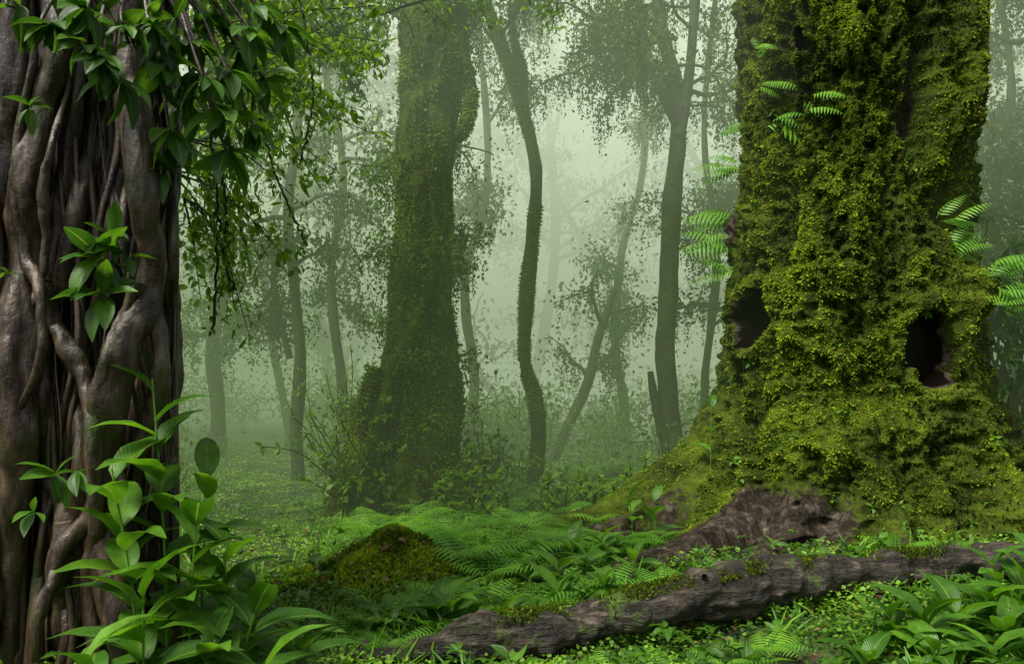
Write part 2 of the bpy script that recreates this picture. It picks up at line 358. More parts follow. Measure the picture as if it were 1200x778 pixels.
bark = .26*fbm(Cx*1.2, Sx*1.2, ZZ*.9, 4, 44)+.74*foot+.35*rootm*np.exp(-(dth/.9)**4)+.75*foot*fbm(Cx*4, Sx*4, ZZ*3, 3, 99)
dx, dz = local(*locate(880, 260)); bark = bark+.55*np.exp(-(dx/.2)**2-(dz/.5)**2)
dx, dz = local(*locate(1072, 120)); bark = bark+.45*np.exp(-(dx/.15)**2-(dz/.7)**2)
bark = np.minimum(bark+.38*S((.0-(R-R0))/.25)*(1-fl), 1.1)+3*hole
big = empty('mossy_giant_tree')
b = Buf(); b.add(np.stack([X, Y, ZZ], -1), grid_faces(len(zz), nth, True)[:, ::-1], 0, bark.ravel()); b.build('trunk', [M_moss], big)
GV = np.stack([X, Y, ZZ], -1)
dT = np.roll(GV, -1, 1)-np.roll(GV, 1, 1); dZ = np.gradient(GV, axis=0); NN = nrm(np.cross(dT, dZ))
b = Buf(); n = 230000
i = rng.integers(0, 620, n); phi = rng.normal(math.radians(-112), 1.15, n) % (2*np.pi); j = (phi/(2*np.pi)*nth).astype(int) % nth
mn = fbm(Cx[i, j]*4, Sx[i, j]*4, ZZ[i, j]*4, 3, 71)
keep = (bark[i, j]+.65*mn+rng.normal(0, .06, n) < .33) & (hole[i, j] < .02); i, j, mn = i[keep], j[keep], mn[keep]; n = len(i)
P = GV[i, j]+rng.normal(0, .006, (n, 3)); nn = NN[i, j]
d = nrm(nn*.8+rng.normal(0, .5, (n, 3))+[0, 0, -.25])
lg = fbm(P[:, 0]*1.5, P[:, 1]*1.5, P[:, 2]*1.1, 3, 80)
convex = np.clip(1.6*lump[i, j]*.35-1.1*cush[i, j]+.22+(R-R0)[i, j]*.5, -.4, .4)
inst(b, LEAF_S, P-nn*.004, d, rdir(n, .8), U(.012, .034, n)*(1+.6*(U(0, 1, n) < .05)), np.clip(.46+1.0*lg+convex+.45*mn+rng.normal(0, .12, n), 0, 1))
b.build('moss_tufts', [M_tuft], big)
def giant_pt(px, py):
    t0, z0 = locate(px, py); jj = int(t0/(2*np.pi)*nth) % nth; ii = np.argmin(abs(zz-z0)); return GV[ii, jj], NN[ii, jj]
b = Buf()
for (px, py, nf, L, s) in [(916, 142, 7, .62, 1), (942, 122, 6, .6, 1), (909, 108, 4, .42, 1), (906, 66, 4, .36, 1), (880, 195, 7, .5, -1), (874, 258, 9, .6, -1), (872, 285, 8, .6, -1), (872, 325, 7, .5, -1), (880, 150, 4, .42, -1),
                        (1112, 290, 7, .42, .6), (1120, 325, 7, .42, .8), (1122, 365, 6, .35, .8), (1112, 300, 6, .45, 1), (1106, 270, 5, .38, 1), (1120, 340, 6, .4, 1)]:
    p, nr = giant_pt(px, py)
    for q in range(nf):
        d = nrm(nr*U(.4, .9)+np.array([s*U(.5, 1.4), -.3*abs(s), 0])+np.array([0, 0, U(-.1, .8)])+rng.normal(0, .25, 3))
        inst(b, FERN_E, p+nr*.05+rng.normal(0, .05, 3), d, np.array([0, -.5, 1.]), L*U(.6, 1.1), U(.5, 1))
b.build('epiphytic_ferns', [M_fern], big)
b = Buf()
for _ in range(70):
    p, nr = giant_pt(U(850, 1180), 640-U(0, 1)**1.6*560)
    rosette(b, p, nr, rng.integers(3, 6), U(.05, .10), LEAF_M, (.4, 1.0), rr=(.5, 1))
b.build('epiphyte_leaves', [M_leafbig], big)

# ------------------------------------------------------------------ strangler fig (left)
fig = empty('strangler_fig_tree'); b = Buf()
core = cr([(-2.75, 4.75, -.3), (-2.72, 4.75, 1.2), (-2.68, 4.75, 2.6), (-2.6, 4.75, 4.2), (-2.6, 4.75, 7)], 90)
tube(b, core, np.linspace(.64, .60, 90), 64, 0, .5, .25, 3, seed=2)
b.build('core_trunk', [M_core], fig)
b = Buf()
strands = [
 ([(140, -60), (150, 60), (160, 150), (172, 230), (182, 300), (172, 360), (148, 410), (130, 470), (126, 560), (128, 660), (150, 800), (160, 860)], 3.95, 18),
 ([(205, -60), (198, 80), (205, 200), (196, 320), (192, 420), (186, 520), (196, 640), (210, 860)], 4.15, 10),
 ([(75, -60), (62, 60), (46, 160), (38, 260), (28, 360), (22, 460), (14, 560), (2, 700), (-6, 860)], 3.95, 20),
 ([(100, -40), (92, 80), (82, 180), (66, 280), (48, 380), (40, 470), (30, 560), (20, 700), (22, 860)], 4.0, 10),
 ([(20, -60), (14, 100), (6, 220), (4, 330), (-6, 480), (-20, 860)], 4.0, 17),
 ([(120, -60), (118, 60), (104, 160), (92, 240), (72, 330), (66, 390), (88, 450), (96, 540), (92, 640), (84, 760), (80, 860)], 4.05, 9),
 ([(56, 330), (66, 380), (96, 440), (106, 520), (112, 620), (104, 720), (110, 860)], 3.92, 9),
 ([(165, 330), (140, 380), (122, 430), (112, 520), (104, 600), (66, 660), (50, 720), (44, 860)], 3.9, 9),
 ([(138, 200), (128, 280), (118, 340), (106, 400), (92, 450), (84, 520), (70, 640), (62, 860)], 4.1, 7),
 ([(178, 350), (188, 420), (176, 500), (160, 560), (158, 660), (176, 860)], 4.05, 11),
 ([(50, 380), (52, 470), (60, 560), (50, 660), (34, 860)], 4.02, 9),
 ([(34, 60), (22, 200), (30, 300), (50, 350), (44, 430), (10, 520), (-10, 640), (-10, 860)], 3.88, 6),
 ([(170, -50), (178, 60), (176, 150), (190, 240), (200, 330), (204, 420), (196, 500)], 4.2, 9),
 ([(126, 440), (134, 520), (150, 600), (144, 700), (130, 860)], 3.98, 8),
 ([(90, 20), (76, 110), (54, 200), (52, 300), (42, 360)], 3.9, 5),
 ([(-30, -60), (-30, 300), (-50, 860)], 4.0, 26), ([(60, 560), (76, 640), (70, 740), (74, 860)], 4.05, 11),
]
for s, (pts, d, r) in enumerate(strands):
    pa = path_at([(x, y, d+.06*math.sin(i*1.7+s)) for i, (x, y) in enumerate(pts)])
    pa = cr(pa, 190); q = np.linspace(0, 1, 190)
    pa = pa+.03*np.stack([fbm(q*9, 0*q+s, 0*q, 3, s), fbm(q*9, 0*q, 0*q+s, 3, s+5), 0*q], -1)
    if pts[0][1] < 0: pa = np.vstack([pa[0]+np.array([0, .1, 2.6]), pa[0]+np.array([0, .05, 1.2]), pa])
    rr = r/933*d*(1+.16*np.sin(np.linspace(0, 11, len(pa))+s)+.10*np.sin(np.linspace(0, 31, len(pa))+2*s))
    tube(b, pa, rr, 36, 0, .5, .5, 14, seed=s, stretch=.18)
for s in range(44):
    x0 = U(-10, 205); x = x0; pts = []
    for y in np.linspace(-60, 860, 9): pts.append(at(x, y, 4.10+U(-.12, .1))); x += rng.normal(0, 16); x = min(max(x, -20), 205)
    pa = cr(pts, 90); tube(b, pa, U(.005, .022)*(1+.2*np.sin(np.linspace(0, 9, 90))), 10, 0, .5, .2, 9, seed=s)
b.build('aerial_roots', [M_fig], fig)
bw, bl = Buf(), Buf()
def limb(pts, r0, r1, n=30):
    pa = cr(pts, n); tube(bw, pa, np.linspace(r0, r1, n), 8, 0, .5, .15, 8); return pa
tips = [(140, 92, 3.6), (100, 55, 3.5), (232, 52, 3.9), (292, 36, 4.1), (255, 128, 3.9), (300, 150, 4.1), (268, 178, 4.0), (205, 160, 3.9), (180, 30, 3.7), (60, 30, 3.5), (215, 110, 4.0), (245, 20, 4.1), (310, 95, 4.2), (20, 10, 3.5), (268, 85, 4.0), (190, 75, 3.8), (300, 10, 4.2), (150, 30, 3.6), (100, 10, 3.5), (240, 90, 3.8), (330, 30, 4.3), (280, 60, 4.2), (120, 70, 3.5)]
root = at(150, -60, 4.0)
for (x, y, d) in tips:
    e = at(x, y, d); m1 = (root+e)/2+[0, 0, .18]
    limb([root, m1, e+[-.03, 0, .05], e], .016, .005)
    rosette(bl, e, nrm(e-m1+[0, -.1, .1]), rng.integers(7, 11), U(.17, .26), LEAF_E, (.45, 1.1), droop=.3, rr=(.3, 1))
    p = m1+(e-m1)*U(.2, .9); rosette(bl, p+rng.normal(0, .04, 3), [U(-1, 1), U(-1, 0), .3], 4, U(.12, .2), LEAF_E, (.5, 1), droop=.3, rr=(.2, 1))
for (x, y, d, n, L) in [(118, 300, 3.75, 9, .25), (122, 345, 3.75, 8, .22), (128, 275, 3.8, 6, .2), (195, 200, 3.9, 5, .16), (65, 555, 3.7, 5, .17), (90, 552, 3.7, 4, .16), (40, 600, 3.7, 4, .14), (35, 125, 3.7, 5, .15), (10, 320, 3.7, 3, .09), (150, 300, 3.8, 3, .14)]:
    rosette(bl, at(x, y, d), [.35, -.7, .4], n, L, LEAF_E, (.35, 1.05), droop=.25, rr=(.3, 1))
for _ in range(14):  # unseen crown limbs and leaves above the frame, added to shade the fig
    e = np.array([U(-6, -3.0), U(2.4, 5.2), 0]); e[2] = max(1.5+.504*e[1], 2.9)+U(.8, 2.2); st = np.array([-2.6, 4.7, U(4.6, 6.0)])
    limb([st, (st+e)/2+[0, 0, .3], e], .05, .01, 12)
    clump(bl, (st+(e-st)*np.linspace(.4, 1, 8)[:, None]), 90, .28, .22, LEAF_M)
bw.build('limbs', [M_fig], fig); bl.build('fig_leaves', [M_leafdk], fig)

hl = empty('hanging_vines'); bw, bl = Buf(), Buf()
for (pts, d) in [([(210, -20), (235, 90), (250, 180), (256, 260), (254, 320), (250, 385)], 5.2), ([(300, -20), (300, 100), (318, 190), (342, 250), (360, 290)], 6.2), ([(240, 20), (215, 130), (205, 240), (200, 330)], 5.5),
                 ([(260, 200), (266, 260), (262, 300), (275, 340)], 5.3), ([(350, -10), (362, 60), (366, 120), (352, 190)], 6.5), ([(280, 0), (290, 120), (280, 240), (290, 300)], 6.3)]:
    pa = cr(path_at(pts, d), 60)+rng.normal(0, .006, (60, 3)); tube(bw, pa, .010, 6)
    drape(bl, pa[10:], 24, .22, 8, .045, tmpl=LEAF_S, sig=.02)
for (x0, y0, x1, y1, d) in [(200, 60, 400, 90, 6.4), (220, 90, 420, 140, 6.8), (220, 130, 370, 210, 6.4), (210, 160, 330, 270, 6), (210, 40, 440, 40, 7), (200, 200, 310, 330, 5.8), (240, 30, 350, 150, 6.7), (215, 230, 270, 350, 5.8)]:
    for rep in range(3):
        a, e = at(x0, y0, d), at(x1+U(-40, 40), y1+U(-40, 40), d+U(-.4, .6)); md = (a+e)/2+[0, 0, U(.05, .3)]; pa = cr([a, md, e], 30); tube(bw, pa, np.linspace(.010, .003, 30), 5)
        clump(bl, pa[8:], 90, .07, .085, LEAF_N if rep else LEAF_M, -.7, flat=.8, rb=.6)
bw.build('vine_stems', [M_wood], hl); bl.build('vine_leaves', [M_lite], hl)

# ------------------------------------------------------------------ mid-ground trees
def moss_trunk(buf, bt, pts, rads, segs=72, rings=260, amp=.3, tuft=30000, tsize=.05, bark=.2, freq=3.0, seed=0):
    pa = cr(pts, rings); rr = np.interp(np.linspace(0, 1, rings), np.linspace(0, 1, len(rads)), rads)
    v, dr = tube(buf, pa, rr, segs, 0, bark, amp, freq, seed=seed)
    if tuft:
        i = rng.integers(0, rings, tuft); j = rng.integers(0, segs, tuft); P = v[i, j]; nn = dr[i, j]
        lg = fbm(P[:, 0]*2, P[:, 1]*2, P[:, 2]*2, 3, 50+seed)
        ok = lg > -.15; P, nn, lg = P[ok], nn[ok], lg[ok]; m = len(P)
        inst(bt, LEAF_S, P, nrm(nn+rng.normal(0, .5, (m, 3))+[0, 0, -.5]), rdir(m, .6), tsize*U(.4, 1.2, m), np.clip(.6+1.2*lg+rng.normal(0, .15, m), 0, 1))
    return pa, v
def limbs(bw, bl, pa, rr0, n, length, hz=(.4, 1), leaves=350, lsize=.09, sig=.22, up=.35, drapes=20, dl=.7, lm=0, sub=4, az=None, rb=.5):
    for _ in range(n):
        k = int(U(hz[0], hz[1])*(len(pa)-1)); a = U(0, 2*np.pi) if az is None else az+rng.normal(0, .5)
        L = length*U(.5, 1.1); p = walk(pa[k], [math.cos(a), math.sin(a), up+U(-.3, .5)], L, 14, .22, .02)
        tube(bw, p, np.linspace(rr0, rr0*.2, 14), 6, 0, .2, .2, 6)
        cs = [p[5:]]
        for _s in range(sub):
            kk = rng.integers(4, 13); a2 = a+U(-1.3, 1.3)
            q = walk(p[kk], [math.cos(a2), math.sin(a2), U(-.3, .5)], L*.45, 9, .28, -.05); tube(bw, q, np.linspace(rr0*.35, rr0*.1, 9), 5, 0, .2); cs.append(q)
        C = np.vstack(cs)
        if leaves: clump(bl, C, leaves, sig, lsize, LEAF_S, -.5, lm, rb=rb)
        if drapes: drape(bl, C, drapes, dl, 14, lsize*.7, lm)

t = empty('mossy_old_tree'); bk, bt, bw, bl = Buf(), Buf(), Buf(), Buf(); D = 11.2
pts = path_at([(466, 625), (472, 585), (484, 520), (492, 440), (496, 350), (497, 260), (500, 160), (506, 60), (512, -60), (512, -260)], D)
paA, vA = moss_trunk(bk, bt, pts, [1.1, .82, .6, .49, .43, .40, .39, .38, .36, .32], 110, 330, .65, 52000, .05, .34, 2.2, 4)
for q, r in [([(440, 520), (415, 570), (392, 610), (372, 640)], [.3, .28, .2, .1]), ([(480, 540), (470, 600), (440, 650)], [.35, .25, .1]), ([(500, 540), (530, 600), (552, 640)], [.35, .28, .12]), ([(440, 430), (418, 510), (404, 570), (392, 630)], [.10, .15, .18, .22])]:
    moss_trunk(bk, bt, path_at(q, D-.5), r, 30, 50, .4, 3500, .05, .2, 3, 8)
moss_trunk(bk, bt, path_at([(525, 170), (545, 150), (552, 110), (545, 70), (530, 20), (535, -60)], D-.2), [.09, .1, .09, .08, .08, .06], 20, 60, .3, 3000, .05, .2, 4, 3)
moss_trunk(bk, bt, path_at([(425, 610), (443, 500), (470, 420), (500, 350), (512, 290), (505, 200)], D-.6), [.13, .10, .085, .07, .05, .04], 20, 90, .4, 4000, .04, .2, 4, 3)
limbs(bw, bl, paA, .07, 12, 2.4, (.60, .97), 240, .08, .18, .2, 70, 1.3)
limbs(bw, bl, paA, .03, 24, 1.1, (.18, .62), 190, .08, .16, .0, 34, .9, rb=.75)
sideL = np.array([vA[i, j] for i in rng.integers(50, 300, 500) for j in [rng.integers(0, 110)]])
drape(bl, sideL, 560, 1.2, 13, .055, sig=.05, rb=.7)
bk.build('trunk', [M_moss2], t); bt.build('moss_tufts', [M_tuft], t); bw.build('limbs', [M_wood], t); bl.build('leaves', [M_leaf], t)

t = empty('crooked_slender_tree'); bk, bt, bw, bl = Buf(), Buf(), Buf(), Buf(); D = 13
pB, _ = moss_trunk(bk, bt, path_at([(626, 600), (628, 560), (632, 510), (627, 465), (615, 425), (616, 370), (622, 300), (628, 215), (618, 150), (602, 90), (588, 55), (568, 0), (555, -80)], D), [.18, .14, .12, .11, .10, .11, .11, .10, .10, .10, .09, .08, .07], 26, 260, .5, 14000, .04, .15, 4, 6)
moss_trunk(bk, bt, path_at([(612, 120), (612, 80), (600, 30), (606, -60)], D), [.08, .07, .06, .05], 16, 60, .3, 2000, .04, .15, 4, 6)
limbs(bw, bl, pB, .035, 10, 2.2, (.70, 1), 240, .08, .22, .3, 34, .9)
bk.build('trunk', [M_moss2], t); bt.build('moss_tufts', [M_tuft], t); bw.build('limbs', [M_wood], t); bl.build('leaves', [M_leaf], t)

t = empty('forked_dark_tree'); bw, bl = Buf(), Buf(); D = 13.5
pC = cr(path_at([(800, 580), (793, 550), (784, 500), (780, 430), (782, 340), (788, 240), (796, 150), (790, 90), (775, 30), (765, -60), (760, -200)], D), 160)
tube(bw, pC, np.interp(np.linspace(0, 1, 160), [0, .08, .2, .6, 1], [.32, .24, .18, .13, .07]), 20, 0, .5, .45, 4, seed=4)
for q, r in [([(797, 160), (806, 100), (812, 40), (820, -60)], [.10, .085, .08, .07]), ([(792, 145), (772, 100), (756, 50), (742, -40)], [.08, .07, .06, .05]), ([(762, 435), (768, 470), (780, 520), (790, 560)], [.05, .08, .09, .1])]:
    p = cr(path_at(q, D-.1), 40); tube(bw, p, np.interp(np.linspace(0, 1, 40), np.linspace(0, 1, len(r)), r), 12, 0, .5, .25, 4)
    if q[0][1] < 300: limbs(bw, bl, p, .035, 6, 2.0, (.3, 1), 260, .08, .2, .2, 50, 1.0)
limbs(bw, bl, pC, .045, 10, 2.6, (.66, .95), 280, .08, .22, .1, 60, 1.1)
for x, y in [(660, 70), (700, 130), (640, 95), (690, 90)]:
    a = at(790, 60+U(-20, 40), D); e = at(x, y, D+U(-.5, .5)); p = cr([a, (a+e)/2+[0, 0, .3], e], 24)+rng.normal(0, .03, (24, 3)); tube(bw, p, np.linspace(.045, .015, 24), 6)
    drape(bl, p[6:], 90, .9, 14, .06); clump(bl, p[6:], 200, .14, .08)
bw.build('trunk', [M_wood], t); bl.build('leaves', [M_leaf], t)

# leafy tree standing behind the fig, its boughs arching into the clearing
t = empty('leafy_tree'); bw, bl = Buf(), Buf()
pL = cr([(-4.6, 9.0, -.1), (-4.5, 9.0, 2), (-4.2, 9.1, 4), (-4.0, 9.1, 6.5), (-3.8, 9.2, 9)], 60); tube(bw, pL, np.linspace(.2, .1, 60), 12, 0, .5, .3, 4)
for (x1, y1, z1) in [(-1.6, 8.6, 6.1), (-2.2, 8.2, 5.2), (-1.9, 9.2, 5.6), (-2.6, 8.0, 4.7), (-1.4, 9.6, 6.6), (-2.9, 8.4, 5.6), (-2.1, 7.8, 5.3), (-3.0, 7.8, 4.2), (-2.6, 9.2, 4.3), (-.9, 8.9, 6.3), (-.3, 9.3, 6.5), (.6, 9.6, 6.8), (-2.2, 8.9, 3.9), (-1.8, 8.5, 5.3), (-3.1, 8.6, 3.6), (-2.4, 8.6, 4.7)]:
    a = pL[rng.integers(25, 50)]; e = np.array([x1, y1, z1]); p = cr([a, (a+e)/2+[0, 0, .5], e], 26)+rng.normal(0, .02, (26, 3)); tube(bw, p, np.linspace(.035, .008, 26), 6)
    for _ in range(6):
        q = walk(p[rng.integers(10, 25)], [U(-.6, 1), U(-.8, .8), U(-.5, .2)], U(.5, 1), 9, .2, -.06); tube(bw, q, .007, 4)
        clump(bl, q[2:], 75, .08, .11, LEAF_N, -.7, flat=.7, rb=.5); clump(bl, q[2:], 35, .10, .10, LEAF_M, -.6, rb=.5)
bw.build('trunk', [M_wood], t); bl.build('leaves', [M_lite], t)

def small_tree(pts, D, r, name, lv=200, ls=.1, nl=12, hz=(.35, 1), ln=1.8):
    bw, bl = Buf(), Buf(); p = cr(path_at(pts, D), 80)+.05*rng.normal(0, 1, (80, 1))*0; tube(bw, p, np.linspace(r, r*.5, 80), 12, 0, .5, .45, 4)
    limbs(bw, bl, p, r*.4, nl, ln, hz, lv, ls, .25, .35, 34, 1.1)
    e = empty(name); bw.build('trunk', [M_wood], e); bl.build('leaves', [M_far], e)
small_tree([(350, 580), (348, 500), (352, 420), (345, 330), (338, 250), (350, 120), (345, -60)], 15, .13, 'understory_tree', 260)
small_tree([(340, 420), (330, 380), (322, 330), (318, 280)], 15.2, .06, 'understory_tree', 100, nl=5, ln=1)
small_tree([(405, 560), (400, 450), (388, 330), (402, 200), (380, 60), (400, -60)], 17, .12, 'understory_tree', 300, .12)
small_tree([(252, 560), (256, 480), (250, 400), (268, 280), (240, 100), (262, -60)], 21, .22, 'understory_tree', 320, .13)
small_tree([(640, 560), (660, 510), (688, 450), (700, 400), (720, 340)], 19, .15, 'leaning_tree', 100, .12, 6)
small_tree([(738, 550), (732, 480), (722, 400), (728, 300), (755, 180), (750, -60)], 22, .14, 'understory_tree', 200, .13, 9)
small_tree([(540, 560), (556, 450), (545, 330), (572, 200), (552, -60)], 20, .14, 'understory_tree', 260, .13)
small_tree([(830, 560), (826, 450), (840, 300), (825, 150), (845, -60)], 16, .10, 'understory_tree', 300, .1)
small_tree([(1175, 560), (1185, 400), (1165, 250), (1185, 100), (1160, -60)], 14, .10, 'understory_tree', 440, .1, 16)
small_tree([(1260, 560), (1255, 400), (1260, 200), (1230, -60)], 13, .16, 'understory_tree', 400, .1, 16)

bw, bl = Buf(), Buf()
for s in range(54):
    y = U(25, 62); x = U(-.8, .85)*y
    g = float(hgt(x, y)); H = U(14, 24); ln = rng.normal(0, 4.2, 2)
    p = cr([(x, y, g-.2), (x+ln[0]*.5+rng.normal(0, .7), y, g+H*.3), (x+ln[0]*.6+rng.normal(0, 1.2), y, g+H*.6), (x+ln[0]*1.2, y+ln[1]*.4, g+H)], 40)
    r = U(.10, .28); tube(bw, p, np.linspace(r, r*.4, 40), 8, 0, .5, .3, 2)
    limbs(bw, bl, p, r*.4, 13, U(2.5, 4.8), (.15, 1), 190, .26, .5, .5, 14, 1.9, sub=3)
bw.build('distant_tree_trunks', [M_wood]); bl.build('distant_tree_foliage', [M_far])

bl, bw = Buf(), Buf()
for s in range(240):
    y = U(10, 34); x = U(-.72, .72)*y
    if -.44*y < x < -.22*y and y < 30: continue
    if 2.0 < x < 6.5 and y < 12: continue
    g = float(hgt(x, y)); h = U(.35, 1.5)*(1+.03*y)
    if y < 14: h *= .5
    C = []
    for _ in range(6):
        q = walk([x, y, g], [U(-.7, .7), U(-.7, .7), 1], h, 9, .2, 0); tube(bw, q, .009, 4); C.append(q[3:])
    clump(bl, np.vstack(C), int(340), .18+.12*h, .05+.005*y, LEAF_S if s % 3 else LEAF_N, -.1, rb=.55+U(-.1, .3))
bw.build('undergrowth_stems', [M_wood]); bl.build('undergrowth', [M_leaf])

e = empty('rhododendron_bush'); bw, bl = Buf(), Buf()
for _ in range(44):
    q = walk([6.2+U(-.4, .9), 9.9+U(-.5, .5), .4], [U(-.4, .5), U(-.4, .2), 1.3], U(1.8, 4.0), 12, .12, 0); tube(bw, q, np.linspace(.03, .01, 12), 5)
    for kx in (8, 10, 11): rosette(bl, q[kx]+rng.normal(0, .08, 3), [U(-1, 1), U(-1, .2), .5], 9, U(.2, .3), LEAF_E, (.4, 1.1), droop=.25, rr=(0, .6))
bw.build('stems', [M_wood], e); bl.build('leaves', [M_leafdk], e)
e = empty('understory_shrub'); bw, bl = Buf(), Buf()
for (px, py, D, h, n) in [(430, 570, 10.2, 1.7, 16), (570, 560, 11.5, 1.2, 14), (700, 590, 10, .6, 14), (745, 590, 9.6, .7, 14), (655, 590, 10.5, .6, 12), (600, 600, 9.6, .5, 10), (540, 600, 9.8, .9, 12), (410, 560, 12, 2.2, 14), (395, 420, 13, 1.2, 10)]:
    b0 = at(px, py, D); b0[2] = hgt(b0[0], b0[1])
    for _ in range(n):
        q = walk(b0+rng.normal(0, .12, 3)*[1, 1, 0], [U(-.5, .5), U(-.5, .5), 1], h*U(.5, 1.1), 9, .12, 0); tube(bw, q, .008, 4)
        for kx in (3, 5, 7, 8): rosette(bl, q[kx], [U(-1, 1), U(-1, .5), .6], 8, U(.09, .16), LEAF_N if n % 4 else LEAF_S, (.4, 1.1), droop=.1, rr=(.3, 1))
bw.build('stems', [M_wood], e); bl.build('leaves', [M_lite], e)

# ------------------------------------------------------------------ fallen log
lg = empty('fallen_log'); b = Buf()
pl = cr([(-1.6, 4.35, -.05), (-1.0, 4.5, .01), (-.45, 4.62, .06), (.0, 4.72, .12), (.6, 4.9, .18), (1.25, 5.1, .27), (1.9, 5.3, .32), (2.6, 5.5, .34), (3.4, 5.65, .36), (4.4, 5.85, .38)], 300)
pl = pl+np.stack([0*pl[:, 0], .03*fbm(pl[:, 0]*2, pl[:, 1], 0*pl[:, 0], 3, 2), .04*fbm(pl[:, 0]*2.5, pl[:, 1], 0*pl[:, 0], 3, 6)], -1)
q = np.linspace(0, 1, 300); rr = np.interp(q, [0, .1, .2, .26, .3, .42, .5, .6, .72, .8, 1], [.03, .045, .05, .11, .14, .12, .135, .155, .12, .125, .10])
tube(b, pl, rr, 90, 0, .5, .8, 5, seed=14, stretch=1)
for k, dv, L in [(165, (-.2, -.5, .5), .22), (130, (.3, -.7, .3), .14), (205, (.1, -.4, .8), .16), (100, (-.5, -.6, .3), .2)]:
    w = walk(pl[k], dv, L, 8, .1); tube(b, w, np.linspace(.05, .018, 8), 10, 0, .5, .3, 9)
b.build('log', [M_log], lg)
b = Buf(); n = 8000; k = (np.clip(rng.choice([.36, .48, .56, .60, .66, .8], n)+rng.normal(0, .022, n), 0, .99)*300).astype(int); a = U(.7, 2.2, n)
P = pl[k]+np.stack([0*a, -np.cos(a), np.sin(a)], -1)*rr[k][:, None]*U(.95, 1.1, n)[:, None]
inst(b, LEAF_S, P, nrm(np.stack([0*a, -np.cos(a), np.sin(a)], -1)+rng.normal(0, .5, (n, 3))), rdir(n), U(.012, .03, n), U(.1, .8, n)); b.build('moss', [M_tuft], lg)

# ------------------------------------------------------------------ ground plants
def gpt(n, y0, y1, x0=-.75, x1=.75, pw=1.0):
    y = y0*(y1/y0)**(U(0, 1, n)**pw); x = U(x0, x1, n)*y; return x, y, hgt(x, y)
i0 = np.argmin(abs(zz-.18)); rfoot = R[i0]
def free(x, y, m=.0):
    a = np.arctan2(y-CY, x-C0[i0, 0]) % (2*np.pi); rf = rfoot[(a/(2*np.pi)*nth).astype(int) % nth]
    return np.hypot(x-C0[i0, 0], y-CY) > rf+m
def offlog(x, y): return abs(y-(4.72+.28*x)) > .2
b = Buf()
x, y, z = gpt(240000, 3.2, 26); ok = free(x, y); x, y, z = x[ok], y[ok], z[ok]
cl = fbm(x*1.3, y*1.3, 0*x, 3, 61); path = np.exp(-((x/y+.31-.006*(y-7))/.10)**2)*S((y-5.5)/2)
mound = moundf(x, y)
ok = cl+path+mound+rng.normal(0, .2, len(x)) > -.25; x, y, z, cl, path, mound = [q[ok] for q in (x, y, z, cl, path, mound)]; n = len(x)
hh = U(0, 1, n)**1.5*(.10+.16*np.clip(cl, 0, 1))*(1-.85*path)*(1-.85*mound)
P = np.stack([x, y, z+hh], -1)
inst(b, CLOVER, P, rdir(n, .1, .4), rdir(n, 2.2), (.014+.0032*y)*U(.5, 1.35, n)*(1-.35*path-.5*mound), np.clip(.35+.6*cl+.45*path+.4*mound+rng.normal(0, .2, n)+hh*2, 0, 1))
b.build('ground_cover', [M_clover])
b = Buf(); n = 16000; x = rng.normal(-1.05, .45, n); y = rng.normal(6.7, .32, n)
inst(b, LEAF_S, np.stack([x, y, hgt(x, y)+.01], -1), rdir(n, 1), rdir(n, .5), U(.025, .055, n), np.clip(.75+.8*fbm(x*4, y*4, 0*x, 3, 5)+rng.normal(0, .1, n), 0, 1)); b.build('moss_mound', [M_tuft])
b = Buf(); x, y, z = gpt(26000, 3.3, 14)
cl = fbm(x*1.6, y*1.6, 0*x, 3, 77)+.35*S((x-1)/2)*S((8-y)/2); ok = (cl > .12) & free(x, y); x, y, z = x[ok], y[ok], z[ok]; n = len(x)
inst(b, BLADE, np.stack([x, y, z], -1), rdir(n, 1.1), rdir(n, .2), U(.10, .3, n), U(.2, 1, n)); b.build('grass', [M_fern])
b = Buf()
def fern(x, y, n, L, t=FERN, rr=(.3, 1)):
    if moundf(x, y) > .35: return
    z = float(hgt(x, y)); th0 = U(0, 6); c = U(-.15, .15)
    for q in range(n):
        a = th0+q*2*np.pi/n+rng.normal(0, .25)
        inst(b, t, np.array([x, y, z+.04]), nrm(np.array([math.cos(a), math.sin(a), U(.6, 1.4)])), [0, 0, 1.], L*U(.7, 1.15), np.clip(U(*rr)+c, 0, 1))
for (px, py, L, n) in [(460, 632, .85, 10), (485, 640, .75, 9), (435, 622, .7, 8), (510, 690, .5, 8), (700, 650, .7, 9), (730, 640, .7, 9), (745, 620, .6, 8), (640, 640, .65, 9), (600, 650, .65, 8), (560, 640, .7, 8), (770, 640, .45, 7), (530, 620, .7, 8), (660, 615, .7, 8), (610, 615, .65, 8), (690, 625, .7, 9),
                       (1050, 670, .35, 7), (980, 680, .28, 6), (850, 690, .3, 6), (1110, 670, .3, 6), (480, 610, .8, 9), (575, 670, .6, 8), (620, 700, .5, 7), (400, 730, .42, 7), (540, 660, .6, 8), (650, 670, .55, 8), (440, 715, .42, 7), (780, 690, .42, 7), (520, 720, .45, 7), (700, 690, .45, 7), (460, 738, .4, 7), (590, 720, .4, 7), (740, 690, .4, 7), (670, 715, .4, 7), (550, 700, .45, 7),
                       (850, 760, .32, 7), (720, 770, .3, 7), (900, 745, .32, 7), (650, 768, .28, 6), (790, 768, .28, 6)]:
    d = 1.38*933/(py-470) if py > 590 else 12; fern((px-600)/933*d, d, n, L, FERN_G if d < 7.6 and n != 9 else FERN)
for _ in range(70):
    y = U(7.4, 15); x = U(-.19, .22)*y; fern(x, y, 7, U(.4, .75), (FERN_S, FERN_G, FERN)[_ % 3])
for _ in range(25):
    y = U(10, 16); x = U(-.62, -.44)*y; fern(x, y, 7, U(.4, .6), FERN_S)
